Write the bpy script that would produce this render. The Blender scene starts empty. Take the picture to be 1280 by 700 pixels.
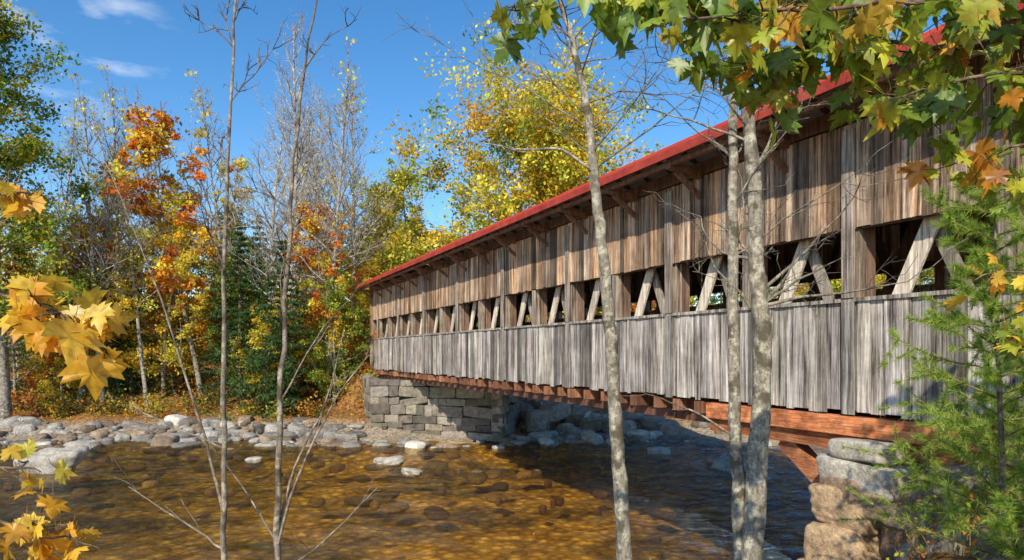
import bpy, math, random
import numpy as np
from mathutils import Vector
scene=bpy.context.scene
rng=np.random.default_rng(7); random.seed(7)

# ------------------------------------------------------------------ helpers
def sm(a,b,x):
    t=np.clip((x-a)/(b-a),0,1); return t*t*(3-2*t)

class Acc:
    def __init__(s): s.v=[];s.f=[];s.t=[];s.m=[];s.c=[];s.s=[];s.n=0
    def add(s,V,F,mat=0,col=(1,1,1),smooth=False):
        V=np.asarray(V,float);F=np.asarray(F,int);k=len(F)
        s.v.append(V);s.f.append((F+s.n).ravel());s.t.append(np.full(k,F.shape[1]))
        s.m.append(np.full(k,mat));c=np.asarray(col,float)
        s.c.append(np.tile(c,(k,1)) if c.ndim==1 else c);s.s.append(np.full(k,smooth));s.n+=len(V)
    def mesh(s,name,mats):
        v=np.concatenate(s.v);f=np.concatenate(s.f);t=np.concatenate(s.t);m=np.concatenate(s.m);c=np.concatenate(s.c)
        me=bpy.data.meshes.new(name)
        me.vertices.add(len(v));me.vertices.foreach_set('co',v.ravel())
        me.loops.add(len(f));me.loops.foreach_set('vertex_index',f.astype(np.int32))
        me.polygons.add(len(t));st=np.concatenate([[0],np.cumsum(t)[:-1]])
        me.polygons.foreach_set('loop_start',st.astype(np.int32));me.polygons.foreach_set('loop_total',t.astype(np.int32))
        for x in mats: me.materials.append(x)
        me.polygons.foreach_set('material_index',m.astype(np.int32))
        me.polygons.foreach_set('use_smooth',np.concatenate(s.s))
        a=me.attributes.new('col','FLOAT_COLOR','CORNER')
        cc=np.ones((len(f),4));cc[:,:3]=np.repeat(c,t,axis=0);a.data.foreach_set('color',cc.ravel())
        me.update(calc_edges=True);return me
    def obj(s,name,mats,parent=None):
        o=bpy.data.objects.new(name,s.mesh(name,mats));scene.collection.objects.link(o)
        if parent: o.parent=parent
        return o
def empty(name,loc=(0,0,0),rz=0):
    o=bpy.data.objects.new(name,None);scene.collection.objects.link(o);o.location=loc;o.rotation_euler=(0,0,rz);return o
BF=np.array([[0,3,2,1],[4,5,6,7],[0,1,5,4],[1,2,6,5],[2,3,7,6],[3,0,4,7]])
BV=np.array([[-1,-1,-1],[1,-1,-1],[1,1,-1],[-1,1,-1],[-1,-1,1],[1,-1,1],[1,1,1],[-1,1,1]])*.5
def box(a,x0,x1,y0,y1,z0,z1,mat=0,col=(1,1,1),jit=0):
    V=BV*[x1-x0,y1-y0,z1-z0]+[(x0+x1)/2,(y0+y1)/2,(z0+z1)/2]
    if jit: V=V+rng.normal(0,jit,(8,3))
    a.add(V,BF,mat,col)
def nrm(v): return v/np.linalg.norm(v)
def beam(a,p0,p1,w,h,mat=0,col=(1,1,1),side=(0,1,0)):
    p0=np.array(p0,float);p1=np.array(p1,float);d=p1-p0;L=np.linalg.norm(d);d=d/L
    s=np.array(side,float);s=nrm(s-d*np.dot(s,d));u=np.cross(d,s)
    R=np.stack([d,s,u]);a.add((BV*[L,w,h])@R+(p0+p1)/2,BF,mat,col)
def tube(a,P,R,sides=6,mat=0,col=(1,1,1)):
    P=np.asarray(P,float);n=len(P);R=np.broadcast_to(np.asarray(R,float),(n,))
    T=np.gradient(P,axis=0);T/=np.linalg.norm(T,axis=1)[:,None]+1e-9
    m=np.abs(T.mean(0));ref=np.zeros(3);ref[np.argmin(m)]=1
    U=np.cross(T,ref);U/=np.linalg.norm(U,axis=1)[:,None]+1e-9;W=np.cross(T,U)
    an=np.arange(sides)/sides*2*math.pi
    V=P[:,None]+R[:,None,None]*(U[:,None]*np.cos(an)[None,:,None]+W[:,None]*np.sin(an)[None,:,None])
    i=np.arange(n-1)[:,None]*sides;j=np.arange(sides)[None];k=(j+1)%sides
    F=np.stack([i+j,i+k,i+sides+k,i+sides+j],-1).reshape(-1,4)
    a.add(V.reshape(-1,3),F,mat,col,True)
def smoothpath(P,R,m=4,jit=0.0):
    P=np.asarray(P,float);n=len(P);Q=[];r=[]
    for i in range(n-1):
        p0=P[max(i-1,0)];p1=P[i];p2=P[i+1];p3=P[min(i+2,n-1)]
        for k in range(m):
            t=k/m;Q.append(.5*((2*p1)+(-p0+p2)*t+(2*p0-5*p1+4*p2-p3)*t*t+(-p0+3*p1-3*p2+p3)*t**3));r.append(R[i]*(1-t)+R[i+1]*t)
    Q.append(P[-1]);r.append(R[-1]);Q=np.array(Q)
    if jit: Q[1:-1]+=rng.normal(0,jit,(len(Q)-2,3))
    return Q,np.array(r)

def cubesphere(n):
    d={};V=[];F=[]
    def vid(p):
        k=tuple(np.round(p,5))
        if k not in d: d[k]=len(V);V.append(k)
        return d[k]
    for ax in range(3):
        for sg in (-1,1):
            for i in range(n):
                for j in range(n):
                    q=[]
                    for (a_,b_) in ((0,0),(1,0),(1,1),(0,1)):
                        p=[0,0,0];p[ax]=sg;p[(ax+1)%3]=-1+2*(i+a_)/n;p[(ax+2)%3]=-1+2*(j+b_)/n;q.append(vid(p))
                    F.append(q if sg>0 else q[::-1])
    return np.array(V,float),np.array(F)
CS={4:cubesphere(4),6:cubesphere(6),10:cubesphere(10),20:cubesphere(20)}
def rock(a,c,size,rz=0,k=3,mat=0,col=(1,1,1),n=4,disp=.1,smooth=True,freqs=(1.5,2.5,4.5)):
    V,F=CS[n];P=V/(np.sum(np.abs(V)**k,axis=1)**(1/k))[:,None]
    D=np.zeros(len(P))
    for fr in freqs:
        for _ in range(2):
            w=rng.normal(0,1,3);w=w/np.linalg.norm(w)*fr;D+=np.sin(P@w+rng.uniform(0,6.3))/fr
    P=P*(1+disp*D)[:,None]*np.asarray(size)/2
    tx,ty=rng.normal(0,.08,2)
    P[:,2]+=P[:,0]*tx+P[:,1]*ty
    cz,sz=math.cos(rz),math.sin(rz);P=P@np.array([[cz,sz,0],[-sz,cz,0],[0,0,1]])
    a.add(P+np.asarray(c),F,mat,col,smooth)

# ------------------------------------------------------------------ materials
class NM:
    def __init__(s,name):
        s.m=bpy.data.materials.new(name);s.m.use_nodes=True;s.t=s.m.node_tree;s.t.nodes.clear()
        s.out=s.n('ShaderNodeOutputMaterial')
    def n(s,ty,**k):
        x=s.t.nodes.new(ty)
        for a,b in k.items():
            if not a.startswith('i_'): setattr(x,a,b)
        for a,b in k.items():
            if a.startswith('i_'):
                kk=a[2:];x.inputs[int(kk) if kk.isdigit() else kk.replace('_',' ')].default_value=b
        return x
    def l(s,a,b): s.t.links.new(a,b)
    def ramp(s,fac,stops):
        r=s.n('ShaderNodeValToRGB');e=r.color_ramp.elements
        while len(e)<len(stops): e.new(.5)
        for q,(p,c) in zip(e,stops): q.position=p;q.color=(*c,1) if len(c)==3 else c
        s.l(fac,r.inputs[0]);return r.outputs[0]
    def mix(s,f,a,b,bt='MIX'):
        x=s.n('ShaderNodeMix',data_type='RGBA',blend_type=bt)
        for i,v in ((0,f),(6,a),(7,b)):
            if hasattr(v,'is_linked'): s.l(v,x.inputs[i])
            else: x.inputs[i].default_value=v if i==0 else (*v,1)
        return x.outputs[2]
    def coord(s,scale,kind='Object',rot=(0,0,0)):
        c=s.n('ShaderNodeTexCoord');mp=s.n('ShaderNodeMapping');mp.inputs['Scale'].default_value=scale;mp.inputs['Rotation'].default_value=rot
        s.l(c.outputs[kind],mp.inputs[0]);return mp.outputs[0]
    def noise(s,vec,scale,detail=5,rough=.6):
        x=s.n('ShaderNodeTexNoise',i_Scale=scale,i_Detail=detail,i_Roughness=rough);s.l(vec,x.inputs['Vector']);return x.outputs[0]
    def attr(s): return s.n('ShaderNodeAttribute',attribute_name='col').outputs['Color']
    def bump(s,h,st,dist=.02):
        b=s.n('ShaderNodeBump',i_Strength=st,i_Distance=dist);s.l(h,b.inputs['Height']);return b.outputs[0]
    def mr(s,v,a,b,c=0,d=1):
        f=s.n('ShaderNodeMapRange');s.l(v,f.inputs[0])
        for i,q in enumerate((a,b,c,d)): f.inputs[i+1].default_value=q
        return f.outputs[0]
    def mul(s,a,b,op='MULTIPLY'):
        f=s.n('ShaderNodeMath',operation=op);s.l(a,f.inputs[0]);s.l(b,f.inputs[1]);return f.outputs[0]
    def princ(s,col,rough=.85,nor=None,spec=.3,metal=0):
        p=s.n('ShaderNodeBsdfPrincipled');p.inputs['Roughness'].default_value=rough;p.inputs['Specular IOR Level'].default_value=spec;p.inputs['Metallic'].default_value=metal
        if hasattr(col,'is_linked'): s.l(col,p.inputs['Base Color'])
        else: p.inputs['Base Color'].default_value=(*col,1)
        if nor: s.l(nor,p.inputs['Normal'])
        s.l(p.outputs[0],s.out.inputs[0]);return p
def wood_mat(name,streak=.95):
    m=NM(name)
    g=m.noise(m.coord((16,16,.6)),2.4,9,.78)
    c=m.ramp(g,[(.30,(.08,.07,.06)),(.43,(.68,.64,.6)),(.58,(1.12,1.08,1.05)),(.75,(1.7,1.65,1.6))])
    s=m.noise(m.coord((7,7,.30)),1.8,6,.72)
    c2=m.ramp(s,[(.36,(.09,.07,.06)),(.46,(.60,.55,.51)),(.56,(1.12,1.09,1.06)),(.72,(1.75,1.65,1.52))])
    x=m.mix(1,m.attr(),c,'MULTIPLY');x=m.mix(streak,x,c2,'MULTIPLY')
    b=m.noise(m.coord((.9,.9,1.3)),1.2,5,.65)
    x=m.mix(.6,x,m.ramp(b,[(.35,(.55,.5,.46)),(.6,(1.15,1.13,1.1))]),'MULTIPLY')
    m.princ(x,.85,m.bump(g,.8,.025));return m.m
M_wood=wood_mat('weathered_wood'); M_dark=wood_mat('dark_timber',.5)
def simple(name,c1,c2,scale=5,rough=.8,spec=.3,b=.3):
    m=NM(name);g=m.noise(m.coord((1,1,1)),scale,6,.65)
    m.princ(m.mix(1,m.attr(),m.ramp(g,[(.35,c1),(.65,c2)]),'MULTIPLY'),rough,m.bump(g,b,.02),spec);return m.m
M_red=simple('red_metal_roof',(.34,.04,.028),(.55,.085,.055),2,.7,.2,.05)
M_under=simple('roof_underside',(.7,.67,.62),(.85,.82,.76),4,.7)
def stone_mat():
    m=NM('stone');co=m.coord((1,1,1),'Object');g=m.noise(co,3.5,9,.7);h=m.noise(co,16,8,.75)
    c=m.ramp(g,[(.3,(.40,.36,.32)),(.5,(.9,.88,.85)),(.7,(1.3,1.22,1.1))])
    c=m.mix(.75,c,m.ramp(h,[(.3,(.35,.32,.28)),(.6,(1.15,1.15,1.12))]),'MULTIPLY')
    m.princ(m.mix(1,m.attr(),c,'MULTIPLY'),.9,m.bump(h,.9,.07));return m.m
M_stone=stone_mat()
def bark_mat():
    m=NM('bark');co=m.coord((1,1,1),'Object');cs=m.coord((1,1,.35),'Object')
    g=m.noise(cs,40,6,.7);p=m.noise(co,11,6,.75);q=m.noise(co,5,4,.6)
    c=m.ramp(g,[(.3,(.25,.23,.2)),(.6,(1.1,1.05,.95))])
    c=m.mix(m.ramp(p,[(.50,(0,0,0)),(.58,(.8,.8,.8))]),c,(1.9,1.9,1.7))
    c=m.mix(m.ramp(q,[(.38,(1,1,1)),(.48,(0,0,0))]),c,(.35,.33,.25))
    m.princ(m.mix(1,m.attr(),c,'MULTIPLY'),.9,m.bump(g,.8,.012));return m.m
M_bark=bark_mat()
def leaf_mat(name,tr=.4,vein=False,gl=.08):
    m=NM(name);a=m.attr()
    g=m.noise(m.coord((1,1,1)),25,3) if vein else None
    if vein: a=m.mix(.7,a,m.ramp(g,[(.33,(.6,.45,.3)),(.5,(1,1,1)),(.65,(1.15,1.15,1.0))]),'MULTIPLY')
    d=m.n('ShaderNodeBsdfDiffuse');t=m.n('ShaderNodeBsdfTranslucent');m.l(a,d.inputs[0]);m.l(a,t.inputs[0])
    x=m.n('ShaderNodeMixShader',i_0=tr);m.l(d.outputs[0],x.inputs[1]);m.l(t.outputs[0],x.inputs[2])
    if gl==0: m.l(x.outputs[0],m.out.inputs[0]);return m.m
    q=m.n('ShaderNodeBsdfGlossy');q.inputs['Roughness'].default_value=.45
    y=m.n('ShaderNodeMixShader',i_0=gl);m.l(x.outputs[0],y.inputs[1]);m.l(q.outputs[0],y.inputs[2]);m.l(y.outputs[0],m.out.inputs[0]);return m.m
M_leaf=leaf_mat('foliage',.42,gl=0); M_maple=leaf_mat('maple_leaf',.5,True,.05)

# ------------------------------------------------------------------ layout constants
H=4.4
DX=np.array([-.4123,.9110]); NX=np.array([.9110,.4123]); D=9.42
T0,T1=1.8,41.4
def BW(t,n,z=0): p=NX*(D+n)+DX*t; return (p[0],p[1],z)

# ------------------------------------------------------------------ ground
def shore(x): return 34+.5*np.sin(x*.35)+.3*np.sin(x*.9+1)
def ground(x,y):
    x=np.asarray(x,float);y=np.asarray(y,float)
    yN=9.3+np.maximum(0,x-5)*.45+.3*np.sin(x*.7)
    d=yN-y
    left=-.8+3.3*sm(-1,6.5,d);right=-.8+3.0*sm(-.6,1.6,d)
    w=sm(3.4,4.8,x);near=left*(1-w)+right*w+.02*np.clip(d-10,0,60)
    t=(x*DX[0]+y*DX[1]);n=x*NX[0]+y*NX[1]-D
    near=np.maximum(near,(-.8+4.15*sm(7.6,4.8,t)*sm(-2.2,.2,n)*sm(9.5,6.5,n)))
    e=y-shore(x)
    far=-.8*sm(0,-5,e)+.8*sm(0,4,e)+1.2*sm(4,13,e)+.06*np.clip(e-12,0,120)+18*sm(80,320,e)
    far=far+np.where(e>0,.12*np.sin(x*1.3+y)*sm(0,3,e)+.1*np.sin(x*.6-y*1.1)*sm(0,3,e),0)
    far=np.maximum(far,-.8+4.1*sm(37,42,t)*sm(-3.5,-.5,n)*sm(10,6.5,n))
    z=np.maximum(near,far)
    return z+.05*np.sin(x*2.1+np.sin(y*1.7))*np.sin(y*1.9)
def axis(lo,hi,c0,c1,n1,n2):
    a=np.linspace(c0,c1,n1);l=c0-np.geomspace(1,c0-lo+1,n2)[1:][::-1]+1;r=c1+np.geomspace(1,hi-c1+1,n2)[1:]-1
    return np.concatenate([l,a,r])
gx=axis(-500,500,-45,40,240,26);gy=axis(-200,700,-4,75,230,26)
X,Y=np.meshgrid(gx,gy,indexing='ij');Z=ground(X,Y)
a=Acc();nx,ny=X.shape;i=np.arange(nx-1)[:,None]*ny;j=np.arange(ny-1)[None]
F=np.stack([i+j,i+ny+j,i+ny+j+1,i+j+1],-1).reshape(-1,4)
a.add(np.stack([X,Y,Z],-1).reshape(-1,3),F,0,(1,1,1),True)
m=NM('ground');co=m.coord((1,1,1));geo=m.n('ShaderNodeNewGeometry');sep=m.n('ShaderNodeSeparateXYZ');m.l(geo.outputs['Position'],sep.inputs[0])
v=m.n('ShaderNodeTexVoronoi',i_Scale=9.0);m.l(co,v.inputs['Vector'])
v2=m.n('ShaderNodeTexVoronoi',i_Scale=3.0);m.l(m.coord((1,1,1)),v2.inputs['Vector'])
litter=m.ramp(v.outputs['Color'],[(.1,(.07,.04,.02)),(.4,(.26,.12,.04)),(.65,(.42,.22,.07)),(.9,(.16,.12,.05))])
litter=m.mix(.5,litter,m.ramp(m.noise(co,.6,5),[(.35,(.35,.4,.3)),(.65,(1.3,1.1,.9))]),'MULTIPLY')
gravel=m.ramp(v.outputs['Color'],[(.05,(.16,.12,.085)),(.5,(.30,.24,.17)),(.9,(.44,.37,.28))])
bed=m.ramp(v2.outputs['Color'],[(.1,(.36,.23,.05)),(.5,(.76,.54,.14)),(.9,(.95,.76,.32))])
bed=m.mix(.75,bed,m.ramp(v2.outputs['Distance'],[(.15,(1.15,1.15,1.1)),(.5,(.35,.32,.24))]),'MULTIPLY')
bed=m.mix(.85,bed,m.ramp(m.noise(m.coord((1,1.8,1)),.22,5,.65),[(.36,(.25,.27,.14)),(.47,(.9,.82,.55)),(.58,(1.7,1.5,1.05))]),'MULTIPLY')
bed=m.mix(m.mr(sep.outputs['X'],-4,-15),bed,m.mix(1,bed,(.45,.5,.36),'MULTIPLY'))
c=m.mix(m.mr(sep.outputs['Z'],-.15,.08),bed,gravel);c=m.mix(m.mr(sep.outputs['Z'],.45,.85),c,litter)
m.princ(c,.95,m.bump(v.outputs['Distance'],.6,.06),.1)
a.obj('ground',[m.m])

# water: a displaced sheet (real ripples) over the river bed
def wave(x,y):
    z=np.zeros_like(x);r=np.random.default_rng(3)
    for L_,A_ in ((2.6,.020),(1.7,.016),(1.1,.012),(.75,.009),(.5,.006)):
        for _ in range(4):
            th=r.normal(1.45,.55);k=2*math.pi/(L_*r.uniform(.8,1.2));z+=A_*np.sin(k*(x*math.cos(th)+y*math.sin(th))+r.uniform(0,6.3)+.6*np.sin(x*.4+y*.3))
    return z*(.45+.75*sm(-2,9,x))*(.6+.5*np.sin(x*.33+1.7*np.sin(y*.21)))
wx=np.concatenate([np.linspace(-400,-36,8)[:-1],np.linspace(-36,34,520),np.linspace(34,400,8)[1:]])
wy=np.concatenate([np.linspace(2,8,5)[:-1],np.linspace(8,38,330),np.linspace(38,60,4)[1:]])
X,Y=np.meshgrid(wx,wy,indexing='ij');Z=wave(X,Y)*((np.abs(X)<34)&(Y>8)&(Y<38))
nx,ny=X.shape;i=np.arange(nx-1)[:,None]*ny;j=np.arange(ny-1)[None]
F=np.stack([i+j,i+ny+j,i+ny+j+1,i+j+1],-1).reshape(-1,4)
m=NM('river_water');co=m.coord((1,1,1))
n2=m.noise(m.coord((1,1.9,1),rot=(0,0,-.25)),5.0,5,.65)
b=m.bump(n2,1.0,.20)
tr=m.n('ShaderNodeBsdfTransparent');tr.inputs[0].default_value=(.95,.83,.50,1)
gl=m.n('ShaderNodeBsdfGlossy');gl.inputs['Roughness'].default_value=.05;gl.inputs[0].default_value=(.97,.98,1,1);m.l(b,gl.inputs['Normal'])
fr=m.n('ShaderNodeFresnel',i_IOR=1.36);m.l(b,fr.inputs['Normal'])
x=m.n('ShaderNodeMixShader');m.l(fr.outputs[0],x.inputs[0]);m.l(tr.outputs[0],x.inputs[1]);m.l(gl.outputs[0],x.inputs[2])
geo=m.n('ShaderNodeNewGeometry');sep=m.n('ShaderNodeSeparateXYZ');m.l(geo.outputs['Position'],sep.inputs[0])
# riffle: white crests in the fast reach; blue sky reflection painted as diffuse colour
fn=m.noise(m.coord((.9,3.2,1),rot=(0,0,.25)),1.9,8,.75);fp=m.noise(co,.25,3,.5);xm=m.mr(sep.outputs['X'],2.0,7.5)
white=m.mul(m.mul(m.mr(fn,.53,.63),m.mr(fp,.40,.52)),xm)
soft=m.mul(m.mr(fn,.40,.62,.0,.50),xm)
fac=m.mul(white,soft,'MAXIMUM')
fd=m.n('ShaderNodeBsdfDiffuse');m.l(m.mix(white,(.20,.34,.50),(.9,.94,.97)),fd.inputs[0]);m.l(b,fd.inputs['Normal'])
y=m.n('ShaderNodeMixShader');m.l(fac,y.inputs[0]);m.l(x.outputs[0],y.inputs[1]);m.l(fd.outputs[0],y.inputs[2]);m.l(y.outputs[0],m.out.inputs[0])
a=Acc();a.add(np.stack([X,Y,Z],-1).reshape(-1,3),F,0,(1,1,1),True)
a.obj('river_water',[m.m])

# ------------------------------------------------------------------ covered bridge (local x along bridge, local y toward viewer side)
ang=math.atan2(DX[1],DX[0]);org=NX*D
bridge=empty('covered_bridge',(org[0],org[1],0),ang)
zb,zs,zw,zt=3.45,5.21,6.38,8.05
def siding(name,yo,sgn,zs):
    a=Acc();t=T0
    while t<T1:
        w=rng.uniform(.13,.32);t2=min(t+w,T1)
        off=rng.uniform(0,.035)*sgn
        k=rng.uniform(.55,1.3);kk=rng.uniform(0,1)
        br=np.array([.70,.47,.29])*(1-kk*.7)+np.array([.62,.56,.49])*kk*.7
        gr=np.array([.56,.555,.54])*rng.uniform(.65,1.3)*np.array([1,rng.uniform(.97,1.01),rng.uniform(.92,1.04)])
        if rng.random()<.14: gr=gr*.45
        if rng.random()<.2: br=br*.4
        ya,yb=sorted([yo+off,yo+off-.028*sgn])
        g1=rng.uniform(.003,.012)
        box(a,t+g1,t2-.003,ya,yb,zb+rng.uniform(-.05,.04),zs,0,gr)
        box(a,t+g1,t2-.003,ya,yb,zw+rng.uniform(-.02,.012),zt,0,br*k)
        t=t2
    ya,yb=sorted([yo+.06*sgn,yo-.16*sgn])
    box(a,T0,T1,ya,yb,zs,zs+.06,0,(.50,.48,.44))
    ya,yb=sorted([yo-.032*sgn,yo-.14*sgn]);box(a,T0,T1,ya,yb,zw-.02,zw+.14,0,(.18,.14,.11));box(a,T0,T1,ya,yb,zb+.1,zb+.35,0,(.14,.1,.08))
    k=-2
    while 7.7+2.3*k<T1:
        t=7.7+2.3*k
        if t>T0:
            ya,yb=sorted([yo-.03*sgn,yo-.20*sgn]);box(a,t-.13,t+.13,ya,yb,zs+.06,zw-.02,0,(.42,.36,.30))
            if k%2==0:
                ya,yb=sorted([yo+.038*sgn,yo+.08*sgn]);box(a,t-.11,t+.11,ya,yb,zb-.03,zs-.002,0,(.38,.38,.37));box(a,t-.11,t+.11,ya,yb,zs+.062,zt-.1,0,(.44,.40,.36))
            else:
                ya,yb=sorted([yo+.0*sgn,yo-.028*sgn]);box(a,t-.09,t+.09,ya,yb,zs+.062,zw-.022,0,(.42,.38,.33))
        k+=1
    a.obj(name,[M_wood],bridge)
siding('front_siding',0,1,zs)
WB=-6.0
siding('rear_siding',WB,-1,zs+.72)
a=Acc()
DK=(.17,.11,.08)
for yo,s in ((-.3,1),(WB+.3,-1)):
    y0=yo
    box(a,T0,T1,y0-.14,y0+.08,zb+.02,zb+.42,0,DK);box(a,T0,T1,y0-.14,y0+.08,zt-.55,zt-.2,0,DK)
    k=-3
    while 7.7+2.3*k<T1-2.3:
        t=7.7+2.3*k
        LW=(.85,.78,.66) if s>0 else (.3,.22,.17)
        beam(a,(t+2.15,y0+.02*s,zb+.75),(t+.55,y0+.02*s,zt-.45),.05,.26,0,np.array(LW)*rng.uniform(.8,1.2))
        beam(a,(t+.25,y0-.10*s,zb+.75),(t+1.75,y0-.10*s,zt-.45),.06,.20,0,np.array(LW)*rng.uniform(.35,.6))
        box(a,t-.11,t+.11,y0-.13,y0+.07,zb+.42,zt-.55,0,(.3,.2,.15))
        k+=1
box(a,T0,T1,WB+.5,-.5,zb+.12,zb+.22,0,(.3,.25,.2))
t=T0+.3
while t<T1:
    box(a,t-.10,t+.10,WB-.02,-.02+rng.uniform(-.05,.14),zb-.30,zb-.055,0,np.array((.40,.19,.11))*rng.uniform(.5,1.3));t+=.77
for yy in (-.45,-1.6,-3,-4.4,WB+.45): box(a,T0,T1,yy-.12,yy+.12,zb-.53,zb-.305,0,(.2,.10,.07))
t=T0+.3
while t<T1:
    box(a,t-.12,t+.12,WB-.1,-.05,zt-.19,zt+.05,0,DK)
    beam(a,(t,-.5,zt-1.1),(t,-1.6,zt-.2),.12,.12,0,DK,(1,0,0));beam(a,(t,WB+.5,zt-1.1),(t,WB+1.6,zt-.2),.12,.12,0,DK,(1,0,0));t+=2.3
a.obj('truss_and_deck',[M_dark],bridge)
# roof
OV=.95;ze=8.40;ym=WB/2;zr=10.38
T0r,T1r=T0-1.0,T1+.5
a=Acc()
for s in (1,-1):
    ye=ym+s*(3+OV)
    e0=np.array([T0r,ye,ze]);r0=np.array([T0r,ym,zr]);L=np.array([T1r-T0r,0,0])
    up=np.array([0,0,.035])
    a.add([e0,e0+L,r0+L,r0,e0+up,e0+L+up,r0+L+up,r0+up],BF if s>0 else BF[:,::-1],0)
    box(a,T0r,T1r,min(ye,ye+.03*s),max(ye,ye+.03*s),ze-.11,ze+.05,0,(.85,.85,.85))
    t=T0r+.1
    while t<T1r:
        beam(a,(t,ye,ze+.05),(t,ym,zr+.05),.03,.05,0,(1,1,1),(1,0,0));t+=.6
    dz=np.array([0,0,-.012]);q=e0+[0,-s*.02,0]
    a.add([q+dz,q+L+dz,r0+L+dz,r0+dz],[[0,1,2,3]],1)
a.obj('roof',[M_red,M_under],bridge)
a=Acc()
for s in (1,-1):
    ye=ym+s*(3+OV);sl=(zr-ze)/(3+OV)
    t=T0r+.2
    while t<T1r:
        o=np.array([0,0,-.085]);beam(a,np.array((t,ye-.05*s,ze+sl*.05))+o,np.array((t,ym,zr))+o,.06,.12,0,(.4,.28,.2),(1,0,0));t+=1.15
    t=T0+.3
    while t<T1:
        beam(a,(t,ym+s*3.0,zt+.02),(t,ym+s*(3+OV-.12),zt+.15),.13,.14,0,(.28,.16,.11),(1,0,0))
        beam(a,(t,ym+s*2.97,zt-.45),(t,ym+s*(3+OV-.3),zt+.05),.09,.09,0,(.28,.16,.11),(1,0,0));t+=2.3
    yy=ym+s*(3+OV-.2);box(a,T0,T1,yy-.05,yy+.05,zt+.14,zt+.24,0,(.28,.16,.11))
    yy=ym+s*2.9;box(a,T0,T1,yy-.08,yy+.08,zt+.05,zt+.32,0,(.24,.16,.12))
a.obj('rafters',[M_dark],bridge)
a=Acc()
for tt in (T1+.02,T0-.05):
    y=WB
    while y<0:
        z1=zr-.2-(zr-ze)/(3+OV)*abs(y+.11-ym);z0=6.9 if -5.2<y<-1.0 else zb
        box(a,tt,tt+.03,y+.003,y+.217,z0,z1,0,np.array((.4,.3,.22))*rng.uniform(.7,1.2));y+=.22
a.obj('gable_boards',[M_wood],bridge)
a=Acc()
box(a,5.2,11.0,-.42,.12,zb-.36,zb-.06,0,(1.15,1.05,.95))
box(a,5.2,11.0,-.40,.02,zb-.62,zb-.38,0,(.6,.55,.5))
for yy in (-.2,-2.9,-5.6): beam(a,(9.2,yy,zb-.60),(7.3,yy,zb-2.0),.26,.30,0,(.75,.75,.75))
m=NM('red_beam_wood');g=m.noise(m.coord((1.2,20,20)),2,7,.75);h=m.noise(m.coord((2,3,3)),1.5,6,.7)
x=m.mix(1,m.attr(),m.ramp(g,[(.3,(.24,.07,.03)),(.5,(.66,.23,.09)),(.68,(.78,.46,.28))]),'MULTIPLY')
x=m.mix(.8,x,m.ramp(h,[(.38,(.4,.36,.33)),(.6,(1.15,1.15,1.1))]),'MULTIPLY')
m.princ(x,.85,m.bump(g,.6,.02));a.obj('red_sill_beam',[m.m],bridge)

# ------------------------------------------------------------------ stone abutments
def stone_face(a,p0,p1,z0,z1,col=(.30,.28,.25),rowh=(.3,.5),lens=(.5,1.3),thick=.6,k=9,disp=.025):
    p0=np.array(p0,float);p1=np.array(p1,float);L=np.linalg.norm(p1-p0);d=(p1-p0)/L;nn=np.array([d[1],-d[0]])
    rz=math.atan2(d[1],d[0]);z=z0
    while z<z1-.05:
        h=min(rng.uniform(*rowh),z1-z)
        if z1-z-h<.15: h=z1-z
        s=0
        while s<L-.02:
            w=min(rng.uniform(*lens),L-s)
            if L-s-w<.2: w=L-s
            c=p0+d*(s+w/2)-nn*(thick/2-rng.uniform(-.02,.05))
            t=rng.uniform(.45,1.4);cc=np.array(col)*t*np.array([1,rng.uniform(.94,1.02),rng.uniform(.85,1.02)])
            rock(a,(c[0],c[1],z+h/2),(w*1.0-.012,thick,h*1.0-.012),rz,k,0,cc,6,disp,False);s+=w
        z+=h
A_=(-7.5,36.1);B_=(-.45,33.6);C_=(.9,39.0);D_=(-9.5,42.5)
ab=empty('stone_abutment');a=Acc()
kw=dict(col=(.33,.30,.26),rowh=(.32,.62),lens=(.4,1.9),k=18,disp=.025)
stone_face(a,A_,B_,-.5,3.0,**kw);stone_face(a,B_,C_,-.5,3.0,**kw);stone_face(a,D_,A_,-.5,3.0,**kw)
q=np.array([(-7.2,36.4),(-.75,34.0),(.5,38.8),(-9.1,42.3)])
a.add([(x,y,z) for z in (-.5,2.9) for x,y in q],BF,0,(.15,.14,.12))
a.obj('masonry',[M_stone],ab)
ab2=empty('stone_abutment.001');a=Acc()
rz=ang
def rubble(p0,p1,z0,z1,col,s=(.35,.8)):
    p0=np.array(p0,float);p1=np.array(p1,float);L=np.linalg.norm(p1-p0);d=(p1-p0)/L;z=z0
    while z<z1:
        h=rng.uniform(.28,.6);u=0
        while u<L:
            w=rng.uniform(*s);c=p0+d*(u+w/2)+rng.normal(0,.07,2)
            rock(a,(c[0],c[1],z+h/2),(w*1.08,.8,h*1.1),math.atan2(d[1],d[0])+rng.normal(0,.12),7,0,np.array(col)*rng.uniform(.6,1.35)*np.array([1,rng.uniform(.88,1),rng.uniform(.75,1)]),10,.10,False,(1.5,3,6,9));u+=w
        z+=h*.95
rubble(BW(7.75,6.3)[:2],BW(7.55,.2)[:2],-.5,2.2,(.48,.36,.25))
rubble(BW(7.6,.0)[:2],BW(4.2,-.15)[:2],-.4,2.3,(.50,.38,.26))
for t_,n_,z_,s_ in ((7.55,-.22,1.98,(.95,.75,.62)),(7.6,-.3,1.40,(.85,.75,.62)),(7.62,-.36,.80,(1.05,.85,.66)),(7.7,-.4,.15,(1.0,.95,.7)),(7.75,-.4,-.45,(1.3,1.1,.7))):
    rock(a,BW(t_,n_,z_),s_,rz+rng.uniform(0,.3),7,0,np.array((.76,.54,.34))*rng.uniform(.8,1.2),20,.13,True,(1.5,3,6,10,15))
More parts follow.
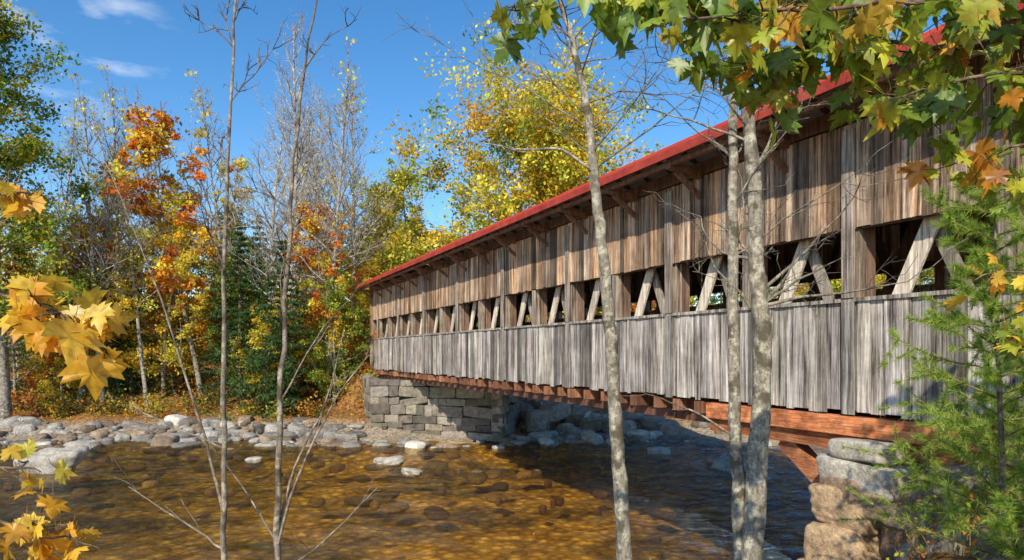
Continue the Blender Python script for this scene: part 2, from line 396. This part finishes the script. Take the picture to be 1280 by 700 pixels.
rock(a,BW(7.3,-.05,2.50),(1.35,.95,.5),rz,9,0,(.75,.70,.61),20,.05,True,(2,5,9,14))
rock(a,BW(7.25,-.1,2.90),(.95,.8,.32),rz,9,0,(.66,.62,.55),20,.05,True,(2,5,9,14))
rock(a,BW(6.2,1,2.6),(1.2,1.6,.9),rz,8,0,(.4,.38,.34),6,.03,False)
for yy in (2.0,3.8,5.6): rock(a,BW(7.2,yy,2.62),(1.0,1.5,.5),rz,8,0,(.4,.38,.34),6,.03,False)
a.obj('masonry',[M_stone],ab2)
a=Acc()
for _ in range(46):
    x=rng.uniform(4.9,7.6);y=rng.uniform(7.6,9.3)
    s=rng.uniform(.35,.95);z=float(ground(x,y));rock(a,(x,y,z+s*.05),(s*1.3,s,s*.8),rng.uniform(0,3),6,0,np.array((.42,.36,.28))*rng.uniform(.6,1.3),10,.14,False,(1.5,3,6,9))
a.obj('rock_outcrop',[M_stone])

# ------------------------------------------------------------------ rocks
a=Acc()
def scol():
    q=rng.random();b=np.array([.44,.42,.39]) if q<.5 else (np.array([.38,.29,.21]) if q<.8 else np.array([.72,.68,.62]))
    return b*rng.uniform(.45,1.25)
def scatter(n,x0,x1,e0,e1,s0,s1,pw=2.5):
    for _ in range(n):
        x=rng.uniform(x0,x1);e=rng.uniform(e0,e1)
        if math.sin(x*1.1)+math.sin(x*.37+e)+rng.normal(0,.6)<-1.0: continue
        y=float(shore(x))+e
        s=s0+(s1-s0)*rng.random()**pw
        z=max(float(ground(x,y)),-.12)
        rock(a,(x,y,z+s*.05),(s*rng.uniform(.9,1.7),s*rng.uniform(.8,1.2),s*rng.uniform(.45,.9)),rng.uniform(0,3),rng.uniform(2.4,6),0,scol(),4,.17,rng.random()<.5)
scatter(1150,-34,-6.5,-1.8,2.8,.08,.9,3.4);scatter(420,.3,26,-1.2,3,.10,1.0,2.5);scatter(80,-8,1,-1.8,-.2,.2,.8,1.5)
for _ in range(150):
    x=rng.uniform(.6,8.5);y=rng.uniform(35.5,42);z=max(float(ground(x,y)),0)
    s=rng.uniform(.3,1.3);rock(a,(x,y,z+.15+rng.random()*max(0,.9-abs(x-2)*.3)),(s*1.2,s,s*.75),rng.uniform(0,3),5,0,scol()*.9,4,.15,False)
for _ in range(110):
    x=rng.uniform(-20,11);y=rng.uniform(19,32);s=rng.uniform(.15,.7)
    rock(a,(x,y,-.17),(s*1.5,s,.3),rng.uniform(0,3),2.6,0,scol()*np.array([.8,.6,.35]),4,.1)
a.obj('river_rocks',[M_stone])
for (x,y,sx,sy,sz) in ((-17.2,25.4,2.4,1.4,1.3),(-5.0,27.4,1.0,.7,.4),(-3.6,24.8,.8,.6,.36),(-10.4,27.7,.6,.5,.3),(-19.5,31,1.4,1,.6),(8.5,26,1.2,.8,.5),(6.5,30,1.0,.7,.45),(-.6,31.2,.7,.5,.35)):
    a=Acc();rock(a,(0,0,0),(sx,sy,sz),rng.uniform(-.3,.3),3.4,0,(.60,.56,.49),20,.24,True,(1.5,2.5,4.5,8,13));o=a.obj('boulder',[M_stone]);o.location=(x,y,sz*.12-.03)

# ------------------------------------------------------------------ vegetation
def leaves(a,C,size,cols,mat=1,up=.3,asp=.6):
    n=len(C);d=rng.normal(0,1,(n,3));d/=np.linalg.norm(d,axis=1)[:,None]
    e=rng.normal(0,1,(n,3));e[:,2]*=.6;e-=d*np.sum(d*e,1)[:,None];e/=np.linalg.norm(e,axis=1)[:,None]
    s=size*rng.uniform(.6,1.3,(n,1))
    V=np.stack([C-d*s*.5,C+e*s*asp*.5,C+d*s*.5,C-e*s*asp*.5],1).reshape(-1,3)
    a.add(V,np.arange(4*n).reshape(n,4),mat,cols)
def pick(pal,n,jit=.18):
    pal=np.array(pal);c=pal[rng.integers(0,len(pal),n)];return np.clip(c*(1+rng.normal(0,jit,(n,1))),.003,.95)
YEL=[(.88,.61,.06),(.92,.68,.09),(.72,.55,.07),(.86,.47,.05)]
ORA=[(.88,.34,.04),(.80,.25,.04),(.92,.45,.06),(.62,.18,.04)]
GRN=[(.20,.30,.045),(.28,.38,.055),(.38,.47,.07),(.12,.20,.035)]
OLV=[(.52,.52,.07),(.66,.57,.07),(.36,.42,.055),(.74,.57,.07)]
RUS=[(.46,.19,.06),(.58,.27,.07),(.35,.16,.06),(.64,.34,.08)]
DGR=[(.05,.10,.035),(.07,.14,.04),(.10,.17,.05)]
def limb(a,p,d,L,r0,r1,n=5,wig=.12,upb=0,sides=4,col=(.3,.27,.24)):
    P=[np.array(p,float)];d=nrm(np.array(d,float))
    for i in range(n):
        d=nrm(d+rng.normal(0,wig,3)+np.array([0,0,upb]));P.append(P[-1]+d*L/n)
    P=np.array(P);tube(a,P,np.linspace(r0,r1,len(P)),sides,0,col);return P
def decid(Ht,R,cb,tr,pal,nleaf,ls,nb=26,bark=(.3,.27,.24),twigs=True,bare=False,spread=.5,tw=1.0):
    a=Acc();T=limb(a,(0,0,-.5),(0,0,1),Ht*.95+.5,tr,tr*.12,10,.05,.03,8,bark)
    pts=[]
    for b in range(nb):
        f=cb+(1-cb)*((b+rng.random())/nb)*.97
        i=f*(len(T)-1);k=min(int(i),len(T)-2);p=T[k]+(T[k+1]-T[k])*(i-k)
        g=(f-cb)/(1-cb);prof=math.sqrt(max(.05,1-(abs(g-.35)/.72)**2)) if not bare else (1-g*.75)
        L=R*prof*rng.uniform(.7,1.15);az=b*2.4+rng.normal(0,.4);ele=.15+g*.9 if not bare else .6+g*.5
        d=(math.cos(az)*math.cos(ele),math.sin(az)*math.cos(ele),math.sin(ele))
        r=tr*.32*(1-g*.6)*tw;B=limb(a,p,d,L,r,r*.2*tw,5,.14,.05 if not bare else .1,5,bark);pts+=list(B[2:])
        for c in range(6 if bare else 4):
            q=B[rng.integers(1,6)];dd=nrm(np.array(d)+rng.normal(0,.6,3)+[0,0,.25])
            S=limb(a,q,dd,L*rng.uniform(.3,.6),r*.4*tw,r*.12*tw,4,.18,.05,3,bark);pts+=list(S[1:])
            if twigs:
                for e in range(6 if bare else 2):
                    q=S[rng.integers(1,5)];W=limb(a,q,nrm(dd+rng.normal(0,.6,3)+[0,0,.3]),L*rng.uniform(.12,.3),r*.16*tw,r*.07*tw,2,.2,.05,3,bark);pts.append(W[-1])
    if nleaf:
        pts=np.array(pts);nc=max(30,nleaf//55);cen=pts[rng.integers(0,len(pts),nc)]
        w=rng.integers(0,nc,nleaf);sg=rng.uniform(.25,.75,nc)*spread*R/3.2
        C=cen[w]+rng.normal(0,1,(nleaf,3))*sg[w][:,None]*[1,1,.7]
        cc=pick(pal,nc,.22)[w]*(1+rng.normal(0,.2,(nleaf,1)));leaves(a,C,ls,np.clip(cc,.003,.95))
    return a
def conifer(Ht,R,pal,n,ls=.3,cb=.05):
    a=Acc();tube(a,[(0,0,-.4),(0,0,Ht*.5),(0,0,Ht)],[Ht*.014,Ht*.009,.01],6,0,(.16,.12,.1))
    z=Ht*cb;C=[]
    while z<Ht*.985:
        g=1-z/Ht
        for b in range(6):
            az=rng.uniform(0,6.3);L=R*(g**.8)*rng.uniform(.65,1.15)+.1;d=np.array((math.cos(az),math.sin(az),.15-.3*g))
            P=limb(a,(0,0,z),d,L,.03*g+.006,.005,4,.06,-.04,3,(.15,.11,.09))
            m_=int(8+26*L);t=rng.random(m_)**.7;i=t*4;k=np.minimum(i.astype(int),3);Q=P[k]+(P[k+1]-P[k])*(i-k)[:,None]
            Q=Q+rng.normal(0,1,(m_,3))*np.array([.16,.16,.06])*(.5+L*.25);C.append(Q)
        z+=Ht*.03+.03
    C=np.concatenate(C)
    if len(C)>n: C=C[rng.integers(0,len(C),n)]
    leaves(a,C,ls,pick(pal,len(C),.3),asp=.3);return a
MT=[M_bark,M_leaf]
def place(me,name,x,y,s=1,rz=None,parent=None,dz=0):
    o=bpy.data.objects.new(name,me);scene.collection.objects.link(o);o.location=(x,y,float(ground(x,y))+dz);o.scale=(s,s,s*1.0);o.rotation_euler=(0,0,rng.uniform(0,6.3) if rz is None else rz)
    if parent:o.parent=parent
    return o
WB_=(.44,.41,.38)
base={
 'yellow':decid(15,4.2,.15,.2,YEL+OLV[:2],12000,.28).mesh('yellow_tree',MT),
 'orange':decid(14,3.2,.25,.17,ORA+YEL[:2],9000,.28).mesh('orange_tree',MT),
 'olive':decid(16,4.2,.12,.22,OLV,12000,.28).mesh('olive_tree',MT),
 'green':decid(15,4,.1,.22,GRN+OLV[:2],12000,.28).mesh('green_tree',MT),
 'rust':decid(12,3.6,.1,.17,RUS+ORA[:2],8000,.28).mesh('rust_tree',MT),
 'sparse':decid(18,3.4,.3,.18,YEL+ORA[:1]+OLV[:2],3200,.26,bark=(.36,.33,.30),bare=True,tw=1.15).mesh('sparse_tree',MT),
 'bare1':decid(20,3.8,.3,.17,YEL,0,.2,34,WB_,bare=True,tw=1.25).mesh('bare_tree_a',MT),
 'bare2':decid(18,3.2,.35,.14,YEL,250,.2,30,(.36,.33,.30),bare=True,tw=1.3).mesh('bare_tree_b',MT),
 'hem':conifer(11,3.0,DGR,16000,.3).mesh('hemlock',MT),
 'hem2':conifer(14,2.8,DGR+GRN[:1],14000,.32).mesh('hemlock_b',MT)}
def px(u,y): return (u-640)/853*y
for kind,name,u,y,s in (
  ('bare1','bare_birch_tree',100,42,1.0),('bare2','bare_birch_tree',130,41,1.05),('bare2','bare_birch_tree',185,41,.95),('bare1','bare_birch_tree',330,43,1.1),('bare1','bare_birch_tree',350,41,1.0),
  ('bare1','bare_birch_tree',368,45,1.2),('bare2','bare_birch_tree',408,42,1.2),('bare2','bare_birch_tree',300,44,1.15),('bare1','bare_birch_tree',235,48,1.1),('bare2','bare_birch_tree',440,47,1.2),('bare2','bare_birch_tree',60,47,1.1),
  ('bare2','bare_birch_tree',160,46,1.15),('bare1','bare_birch_tree',390,50,1.25),('bare1','bare_birch_tree',425,52,1.15),
  ('hem','hemlock_tree',352,39.5,.95),('hem','hemlock_tree',300,42,1.0),('hem2','hemlock_tree',30,44,.85),('hem2','hemlock_tree',165,44,.7),('hem2','hemlock_tree',325,47,.85),
  ('orange','orange_maple_tree',252,44,1.15),('rust','rust_oak_tree',20,40,.7),('orange','orange_maple_tree',432,42,.72),('orange','orange_maple_tree',105,43,.65),('orange','orange_maple_tree',150,44,.75),
  ('yellow','yellow_birch_tree',205,43,.7),('yellow','yellow_birch_tree',80,45,.8),('sparse','yellow_birch_tree',285,48,.95),('sparse','yellow_birch_tree',130,48,.9),
  ('yellow','yellow_birch_tree',392,46,.62),('olive','olive_maple_tree',225,52,.75),
  ('olive','olive_maple_tree',470,52,.85),('olive','green_maple_tree',508,56,.98),('yellow','yellow_birch_tree',545,60,.85),('yellow','yellow_birch_tree',450,57,.85)):
    place(base[kind],name,px(u,y),y,s)
big=decid(17.2,9.4,.33,.35,YEL+YEL+OLV+GRN[1:3],60000,.30,46,spread=.42);o=big.obj('yellow_maple_tree',MT);o.location=(1.8,51,2)
big=decid(21,5.0,.2,.32,GRN+GRN+OLV+YEL[:1],38000,.24,40,spread=.5);o=big.obj('green_maple_tree',MT);o.location=(-27.8,37.5,1)
df=empty('distant_forest')
ks=['yellow','orange','olive','green','green','sparse','bare1','bare2','hem2','olive','sparse','yellow','hem2','bare1']
for _ in range(95):
    y=rng.uniform(50,80);x=rng.uniform(-.95,1.0)*y
    k=ks[rng.integers(0,len(ks))];s=rng.uniform(.55,.82) if k not in('bare1','bare2') else rng.uniform(.9,1.2)
    place(base[k],'forest_tree',x,y,s,parent=df)
for _ in range(22):
    x=rng.uniform(2,40);y=rng.uniform(42,52);k=['green','olive','hem','yellow','rust'][rng.integers(0,5)];place(base[k],'forest_tree',x,y,rng.uniform(.4,.75),parent=df)
for _ in range(30):
    x=rng.uniform(-32,-9);y=rng.uniform(41,49);k=['green','yellow','olive','rust','yellow','orange'][rng.integers(0,6)];place(base[k],'forest_tree',x,y,rng.uniform(.3,.55),parent=df)
a=Acc();C=[];cc=[]
for _ in range(560):
    x=rng.uniform(-36,32);y=rng.uniform(37.4,50)
    if -8.2<x<2 and y<43: continue
    r=rng.uniform(.3,1.0);m_=int(130*r)+20;z=float(ground(x,y))
    P=rng.normal(0,.45,(m_,3))*r+[x,y,z+r*.5];P[:,2]=np.maximum(P[:,2],z);C.append(P)
    pl=[YEL,ORA,OLV,GRN,RUS,RUS,DGR,GRN,ORA][rng.integers(0,9)];cc.append(pick(pl,m_,.3)*.8)
leaves(a,np.concatenate(C),.17,np.concatenate(cc),0);a.obj('undergrowth',[M_leaf])
a=Acc();n=9000;x=rng.uniform(-34,30,n);y=rng.uniform(36.5,48,n);P=np.stack([x,y,ground(x,y)+.03],1);leaves(a,P,.13,pick(ORA+YEL+RUS,n),0);a.obj('fallen_leaves',[M_leaf])

# ------------------------------------------------------------------ foreground bare trees
def fg(name,stems,nb,barkc,seedbr=(.5,1.3),extra=(),rb=.25,zmin=5.0,bias=(0,0,.3),rs=1.0):
    a=Acc()
    for P,R in stems:
        Q,r=smoothpath(P,np.array(R)*rs,5,.006);r=r*(1+rng.normal(0,.035,len(r)));tube(a,Q,r,12,0,barkc)
        idx=[i for i in range(len(Q)) if Q[i][2]>zmin]
        for b in range(nb):
            i=idx[rng.integers(0,len(idx))];az=rng.uniform(0,6.3);d=np.array([math.cos(az),math.sin(az)*.6,rng.uniform(.1,.9)])+bias
            L=rng.uniform(*seedbr);B=limb(a,Q[i],d,L,max(.005,r[i]*rb),.003,7,.16,.02,6,np.array(barkc)*.8)
            for c in range(5):
                q=B[rng.integers(2,8)];S=limb(a,q,nrm(nrm(d)+rng.normal(0,.5,3)),L*rng.uniform(.2,.5),.0045,.002,4,.2,.02,4,np.array(barkc)*.7)
                for e in range(3): limb(a,S[rng.integers(1,5)],nrm(nrm(d)+rng.normal(0,.6,3)),L*.15,.0028,.0015,3,.2,.02,3,np.array(barkc)*.7)
    for P,R in extra:
        Q,r=smoothpath(P,np.array(R)*max(rs,.8),5,.004);tube(a,Q,r,7,0,barkc)
        for c in range(4):
            i=rng.integers(4,len(Q)-1);d=nrm(Q[i]-Q[i-1]);limb(a,Q[i],nrm(d+rng.normal(0,.4,3)),rng.uniform(.12,.4),r[i]*.5,.0018,4,.12,.03,4,barkc)
    return a.obj(name,[M_bark])
SB=(.26,.22,.18)
fg('bare_sapling',[([(-2.12,5,2.1),(-2.11,5,2.88),(-2.11,5,4.05),(-2.09,5,5.52),(-2.04,5,6.63),(-2.0,5,7.4)],[.032,.028,.023,.017,.012,.007])],9,SB,(.3,.8),
   extra=[([(-2.1,5,2.95),(-2.4,5.1,3.1),(-2.92,5.2,3.38)],[.012,.009,.003]),([(-2.11,5,3.7),(-2.5,4.9,3.9),(-2.8,4.9,4.05)],[.010,.007,.003]),
          ([(-2.11,5,3.2),(-2.3,5,3.95),(-2.7,5.1,5.0),(-3.05,5.1,5.85)],[.016,.012,.008,.003])],zmin=4.6,bias=(0,0,.8),rs=.78)
fg('bare_sapling',[([(-1.83,5.3,2.0),(-1.83,5.3,2.79),(-1.80,5.3,4.03),(-1.75,5.3,4.97),(-1.70,5.3,5.9),(-1.54,5.3,7.01),(-1.45,5.3,7.5)],[.036,.032,.027,.022,.017,.010,.006])],9,SB,(.3,.8),
   extra=[([(-1.82,5.3,2.9),(-1.65,5.2,3.4),(-1.35,5.1,4.0),(-1.05,5.1,4.4)],[.016,.013,.009,.003]),([(-1.82,5.3,3.0),(-1.72,5.4,3.5),(-1.5,5.5,4.0),(-1.35,5.5,4.6)],[.014,.012,.008,.003]),
          ([(-1.82,5.3,2.7),(-1.45,5.2,2.95),(-1.0,5.1,3.4)],[.012,.009,.003]),([(-1.82,5.3,2.9),(-2.1,5.4,3.3),(-2.45,5.4,3.75)],[.012,.009,.003]),([(-1.8,5.3,4.0),(-1.5,5.2,4.5),(-1.2,5.2,4.85)],[.010,.007,.003])],zmin=4.6,bias=(0,0,.8),rs=.78)
TB=(.30,.275,.23)
fg('slender_tree',[([(1.2,7,1.0),(1.165,7,2.11),(1.107,7,3.10),(1.05,7,3.92),(1.0,7,4.74),(.918,7,5.56),(.836,7,6.29),(.763,7,6.95),(.615,7,7.61),(.49,7,8.02),(.35,7,8.8)],
   [.10,.09,.082,.076,.070,.062,.055,.045,.034,.026,.012])],28,TB,(.6,1.9),extra=[([(.84,7,6.25),(.5,6.9,6.45),(.1,6.8,6.42),(-.35,6.8,6.5)],[.022,.018,.012,.004])],zmin=6.2,bias=(0,0,.1),rs=.88)
fg('twin_stem_tree',[([(2.2,6.5,1.2),(2.17,6.5,2.27),(2.15,6.5,3.19),(2.12,6.5,3.95),(2.10,6.5,5.09),(2.11,6.5,6.24),(2.10,6.5,7.0),(2.02,6.5,7.53),(1.9,6.5,8.4)],[.075,.068,.062,.058,.052,.045,.04,.03,.015]),
   ([(2.2,6.45,1.2),(2.24,6.4,2.27),(2.29,6.4,3.19),(2.33,6.4,3.95),(2.35,6.4,4.56),(2.286,6.4,5.25),(2.271,6.4,6.0),(2.21,6.4,6.62),(2.15,6.4,7.4),(2.1,6.4,8.3)],[.115,.105,.095,.088,.082,.074,.066,.058,.04,.02])],17,TB,(.5,1.5),
   extra=[([(2.1,6.5,3.6),(1.8,6.4,3.8),(1.45,6.3,3.95),(1.15,6.3,4.05)],[.012,.01,.007,.003])],zmin=4.6,bias=(0,0,.1))

# ------------------------------------------------------------------ broad maple leaves
hl=[(0,0),(.22,-.12),(.20,.0),(.48,.02),(.40,.14),(.62,.30),(.50,.34),(.56,.52),(.38,.46),(.22,.40),(.27,.64),(.17,.60),(0,1.0)]
ol=np.array(hl+[(-x,y) for x,y in hl[-2:0:-1]])
def mleaf(a,p,size,tip,nor,col):
    y=nrm(np.array(tip,float));z=np.array(nor,float);z=nrm(z-y*np.dot(z,y));x=np.cross(y,z)
    w=rng.uniform(.85,1.15);P=np.vstack([[0,.33],ol*[w,1]]);cu=rng.uniform(-.1,.45);fo=rng.uniform(.0,.4)
    P=P+rng.normal(0,.025,P.shape)
    zz=-cu*(P[:,1]**2)-fo*np.abs(P[:,0])+rng.normal(0,.02,len(P))
    V=p+size*(P[:,:1]*x+P[:,1:2]*y+zz[:,None]*z);n=len(ol);F=[(0,1+i,1+(i+1)%n) for i in range(n)]
    cc=np.tile(col,(n,1))*(1+rng.normal(0,.05,(n,1)));a.add(V,F,1,cc,True)
    tube(a,[p,p-y*size*.25+np.array([0,0,size*.12]),p-y*size*.35+np.array([0,0,size*.3])],[.0012,.001,.001],3,0,(.3,.15,.06))
def leafy(a,path,rad,nl,size,pal,dr=(.25,),bark=(.16,.12,.09),dn=.1,nt=12,start=.2):
    Q,r=smoothpath(path,rad,6,.01);tube(a,Q,r,7,0,bark)
    ends=[]
    for b in range(nt):
        q=Q[rng.integers(int(len(Q)*start),len(Q))];d=rng.normal(0,1,3)*[1,.8,.5]+[-.2,0,-dn];W=limb(a,q,d,rng.uniform(.08,dr[0]*1.7),.004,.0015,4,.2,-.04,4,bark);ends+=list(W[1:])
    ends=np.array(ends)
    for i in range(nl):
        p=ends[rng.integers(0,len(ends))]+rng.normal(0,.035,3)
        tip=rng.normal(0,.6,3)+[0,0,-.8];nor=rng.normal(0,.7,3)+[0,-.5,.6]
        mleaf(a,p,size*rng.uniform(.55,1.2),tip,nor,pick(pal,1,.15)[0])
MG=[(.28,.40,.04),(.42,.48,.04),(.16,.27,.03),(.55,.56,.05),(.20,.31,.03),(.25,.37,.035)]
MO=[(.78,.34,.04),(.6,.2,.03),(.4,.16,.04),(.8,.52,.06)]
a=Acc();tube(a,[(3.9,3.2,1.8),(3.85,3.2,4),(3.75,3.15,6),(3.7,3.1,8.5)],[.14,.12,.1,.07],12,0,(.2,.17,.14))
leafy(a,[(3.75,3.15,6.12),(2.9,3.1,6.14),(2.1,3.1,6.02),(1.3,3.0,6.0),(.7,2.9,5.94),(.42,2.9,5.90)],[.03,.024,.018,.012,.008,.004],210,.14,MG,nt=52,start=.3,dr=(.20,))
leafy(a,[(3.75,3.15,5.95),(2.8,3.3,6.0),(2.2,3.4,5.94),(1.6,3.4,5.94),(1.15,3.4,5.84)],[.028,.02,.014,.009,.004],170,.145,MG+MG+MO[:1],nt=40,start=.3,dr=(.22,))
leafy(a,[(3.75,3.15,5.55),(2.9,3.1,5.68),(2.3,3.1,5.68),(1.7,3.1,5.55)],[.022,.016,.01,.004],125,.14,MG+MG+MO[:1],nt=28,start=.3,dr=(.2,))
leafy(a,[(3.75,3.15,6.3),(2.6,2.8,5.95),(1.7,2.7,5.80),(1.05,2.6,5.70),(.6,2.6,5.66)],[.02,.014,.01,.007,.004],75,.125,MG+MO[3:],nt=26,start=.3,dr=(.18,))
leafy(a,[(3.75,3.15,5.1),(2.9,3.1,5.38),(2.5,3.1,5.38),(2.1,3.1,5.30)],[.016,.012,.008,.004],45,.125,MG+MO,nt=14,start=.4,dr=(.16,))
leafy(a,[(1.2,2.7,5.80),(1.1,2.7,5.78),(1.05,2.7,5.74)],[.005,.004,.003],7,.14,MO[3:]+[(.85,.42,.05)],nt=3,start=.2,dr=(.08,))
leafy(a,[(1.3,3.0,6.1),(.7,3.2,6.2),(.1,3.2,6.05),(.02,3.1,5.97)],[.01,.008,.005,.003],10,.14,MG[:4],nt=5,start=.75,dr=(.08,))
a.obj('maple_tree',[M_bark,M_maple])
MY=[(.95,.60,.05),(.95,.68,.07),(.93,.48,.04),(.92,.55,.05)]
a=Acc();tube(a,[(-2.15,2.3,2.3),(-2.1,2.3,3.5),(-2.1,2.3,5.2)],[.03,.022,.012],8,0,(.2,.17,.14))
leafy(a,[(-2.1,2.3,4.4),(-1.7,2.25,4.58),(-1.52,2.2,4.55),(-1.40,2.2,4.46)],[.01,.006,.004,.003],24,.125,MY,nt=9,dr=(.06,),start=.5)
leafy(a,[(-1.6,2.22,4.56),(-1.48,2.2,4.54),(-1.40,2.2,4.47)],[.005,.004,.003],15,.115,MY,nt=5,dr=(.05,),start=.3)
leafy(a,[(-2.1,2.3,4.5),(-1.8,2.2,4.92),(-1.60,2.2,4.91)],[.01,.006,.003],12,.085,MY+ORA[:1],nt=5,dr=(.05,),start=.65)
leafy(a,[(-2.1,2.3,3.6),(-1.75,2.2,4.0),(-1.56,2.2,4.05)],[.01,.006,.003],10,.08,MY,nt=5,dr=(.06,),start=.65)
leafy(a,[(-2.1,2.3,3.4),(-1.75,2.2,3.82),(-1.5,2.2,3.84),(-1.40,2.2,3.80)],[.01,.007,.005,.003],26,.085,MY,nt=11,dr=(.06,),start=.5)
a.obj('maple_sapling',[M_bark,M_maple])
a=Acc();tube(a,[(2.75,3.1,2.0),(2.7,3.1,4.0),(2.6,3.1,6)],[.03,.022,.01],8,0,(.2,.17,.14))
leafy(a,[(2.7,3.1,4.4),(2.4,3.1,4.74),(2.12,3.1,4.74)],[.01,.006,.003],22,.11,MY+MG[3:4],nt=10,dr=(.10,),start=.4)
leafy(a,[(2.7,3.1,4.2),(2.45,3.1,4.5),(2.25,3.1,4.45)],[.01,.006,.003],18,.10,MG+MY[:2],nt=10,dr=(.10,),start=.4)
leafy(a,[(2.65,3.1,4.9),(2.45,3.1,5.15),(2.25,3.1,5.12)],[.01,.006,.003],18,.10,MG,nt=8,dr=(.1,),start=.4)
a.obj('maple_sapling',[M_bark,M_maple])

def pine(name,x,y,Ht,R,base_z,nb=60,lean=.1):
    a=Acc();T=limb(a,(0,0,-.3),(lean*.3,0,1),Ht+.3,.04,.008,10,.02,0,8,(.22,.17,.13));C=[];Dd=[]
    for b in range(nb):
        f=.10+.88*(b+.5)/nb;i=f*10;k=min(int(i),9);p=T[k]+(T[k+1]-T[k])*(i-k);az=b*2.4
        d=np.array([math.cos(az),math.sin(az),.35]);L=R*(1-f*.7)*rng.uniform(.55,1.15)
        B=limb(a,p,d,L,.010,.004,5,.1,.03,4,(.25,.18,.12))
        st=[B]+[limb(a,B[rng.integers(2,6)],nrm(d+rng.normal(0,.5,3)),L*.4,.004,.002,3,.1,.05,3,(.25,.18,.12)) for _ in range(4)]
        for S in st:
            for k2 in range(1,len(S)):
                for _ in range(5):
                    t=rng.random();C.append(S[k2-1]*(1-t)+S[k2]*t);Dd.append(nrm(S[k2]-S[k2-1]))
    C=np.repeat(np.array(C),13,0);Dd=np.repeat(np.array(Dd),13,0);n=len(C)
    e=rng.normal(0,1,(n,3));e/=np.linalg.norm(e,axis=1)[:,None];dr=Dd*.7+e*.75;dr/=np.linalg.norm(dr,axis=1)[:,None]
    sd=np.cross(dr,rng.normal(0,1,(n,3)));sd/=np.linalg.norm(sd,axis=1)[:,None];L=rng.uniform(.06,.12,(n,1))
    V=np.stack([C-sd*.0026,C+sd*.0026,C+dr*L],1).reshape(-1,3)
    a.add(V,np.arange(3*n).reshape(n,3),1,pick([(.28,.43,.07),(.42,.56,.09),(.17,.29,.055),(.55,.62,.12)],n,.2))
    o=a.obj(name,MT);o.location=(x,y,base_z);return o
pine('pine_sapling',4.95,6.9,4.1,1.35,2.1,70)
pine('pine_sapling',4.75,6.3,1.5,.65,1.8,28)
pine('pine_sapling',5.6,7.6,3.1,1.0,2.1,50)
a=Acc()
for _ in range(110):
    x=rng.uniform(4.7,7.0);y=rng.uniform(7.0,9.2);z=float(ground(x,y));P=limb(a,(x,y,z),(rng.normal(0,.4),rng.normal(0,.4),1),rng.uniform(.3,.9),.006,.002,4,.15,0,4,(.3,.22,.15))
    m_=14;C=P[rng.integers(1,5,m_)]+rng.normal(0,.06,(m_,3));leaves(a,C,.07,pick([GRN,OLV,ORA,RUS][rng.integers(0,4)],m_))
a.obj('bank_shrub',MT)

# ------------------------------------------------------------------ light, sky, camera
sd=Vector((-.38,-1.24,.98)).normalized()
L=bpy.data.lights.new('sun','SUN');L.energy=5;L.angle=math.radians(.53);L.color=(1,.92,.77)
lo=bpy.data.objects.new('sun',L);scene.collection.objects.link(lo);lo.rotation_euler=sd.to_track_quat('Z','Y').to_euler()
w=bpy.data.worlds.new('World');scene.world=w;w.use_nodes=True;t=w.node_tree;bg=t.nodes['Background']
sk=t.nodes.new('ShaderNodeTexSky');sk.sky_type='NISHITA';sk.sun_disc=False;sk.sun_elevation=math.asin(sd.z);sk.sun_rotation=math.atan2(sd.x,sd.y);sk.air_density=1.0;sk.dust_density=.3;sk.ozone_density=2.5
hs=t.nodes.new('ShaderNodeHueSaturation');hs.inputs['Saturation'].default_value=1.3;hs.inputs['Value'].default_value=1.25;t.links.new(sk.outputs[0],hs.inputs['Color'])
tc=t.nodes.new('ShaderNodeTexCoord');mp=t.nodes.new('ShaderNodeMapping');mp.inputs['Scale'].default_value=(5,5,14);t.links.new(tc.outputs['Generated'],mp.inputs[0])
nz=t.nodes.new('ShaderNodeTexNoise');nz.inputs['Scale'].default_value=2.2;nz.inputs['Detail'].default_value=7;t.links.new(mp.outputs[0],nz.inputs['Vector'])
dt=t.nodes.new('ShaderNodeVectorMath');dt.operation='DOT_PRODUCT';t.links.new(tc.outputs['Generated'],dt.inputs[0]);dt.inputs[1].default_value=Vector((-.64,1,.45)).normalized()
mr=t.nodes.new('ShaderNodeMapRange');mr.inputs[1].default_value=.992;mr.inputs[2].default_value=1.0;t.links.new(dt.outputs['Value'],mr.inputs[0])
r=t.nodes.new('ShaderNodeMapRange');r.inputs[1].default_value=.56;r.inputs[2].default_value=.95;t.links.new(nz.outputs[0],r.inputs[0])
mu=t.nodes.new('ShaderNodeMath');mu.operation='MULTIPLY';t.links.new(mr.outputs[0],mu.inputs[0]);t.links.new(r.outputs[0],mu.inputs[1])
mx=t.nodes.new('ShaderNodeMix');mx.data_type='RGBA';t.links.new(mu.outputs[0],mx.inputs[0]);t.links.new(hs.outputs[0],mx.inputs[6]);mx.inputs[7].default_value=(8,8.2,8.5,1)
t.links.new(mx.outputs[2],bg.inputs[0]);bg.inputs[1].default_value=.15
cam=bpy.data.cameras.new('camera');cam.lens=24;cam.sensor_width=36;cam.shift_y=91/1280;cam.clip_end=2000;cam.clip_start=.05
co_=bpy.data.objects.new('camera',cam);scene.collection.objects.link(co_);co_.location=(0,0,H);co_.rotation_euler=(math.pi/2,0,0);scene.camera=co_
scene.view_settings.view_transform='Standard';scene.view_settings.look='None';scene.view_settings.exposure=0
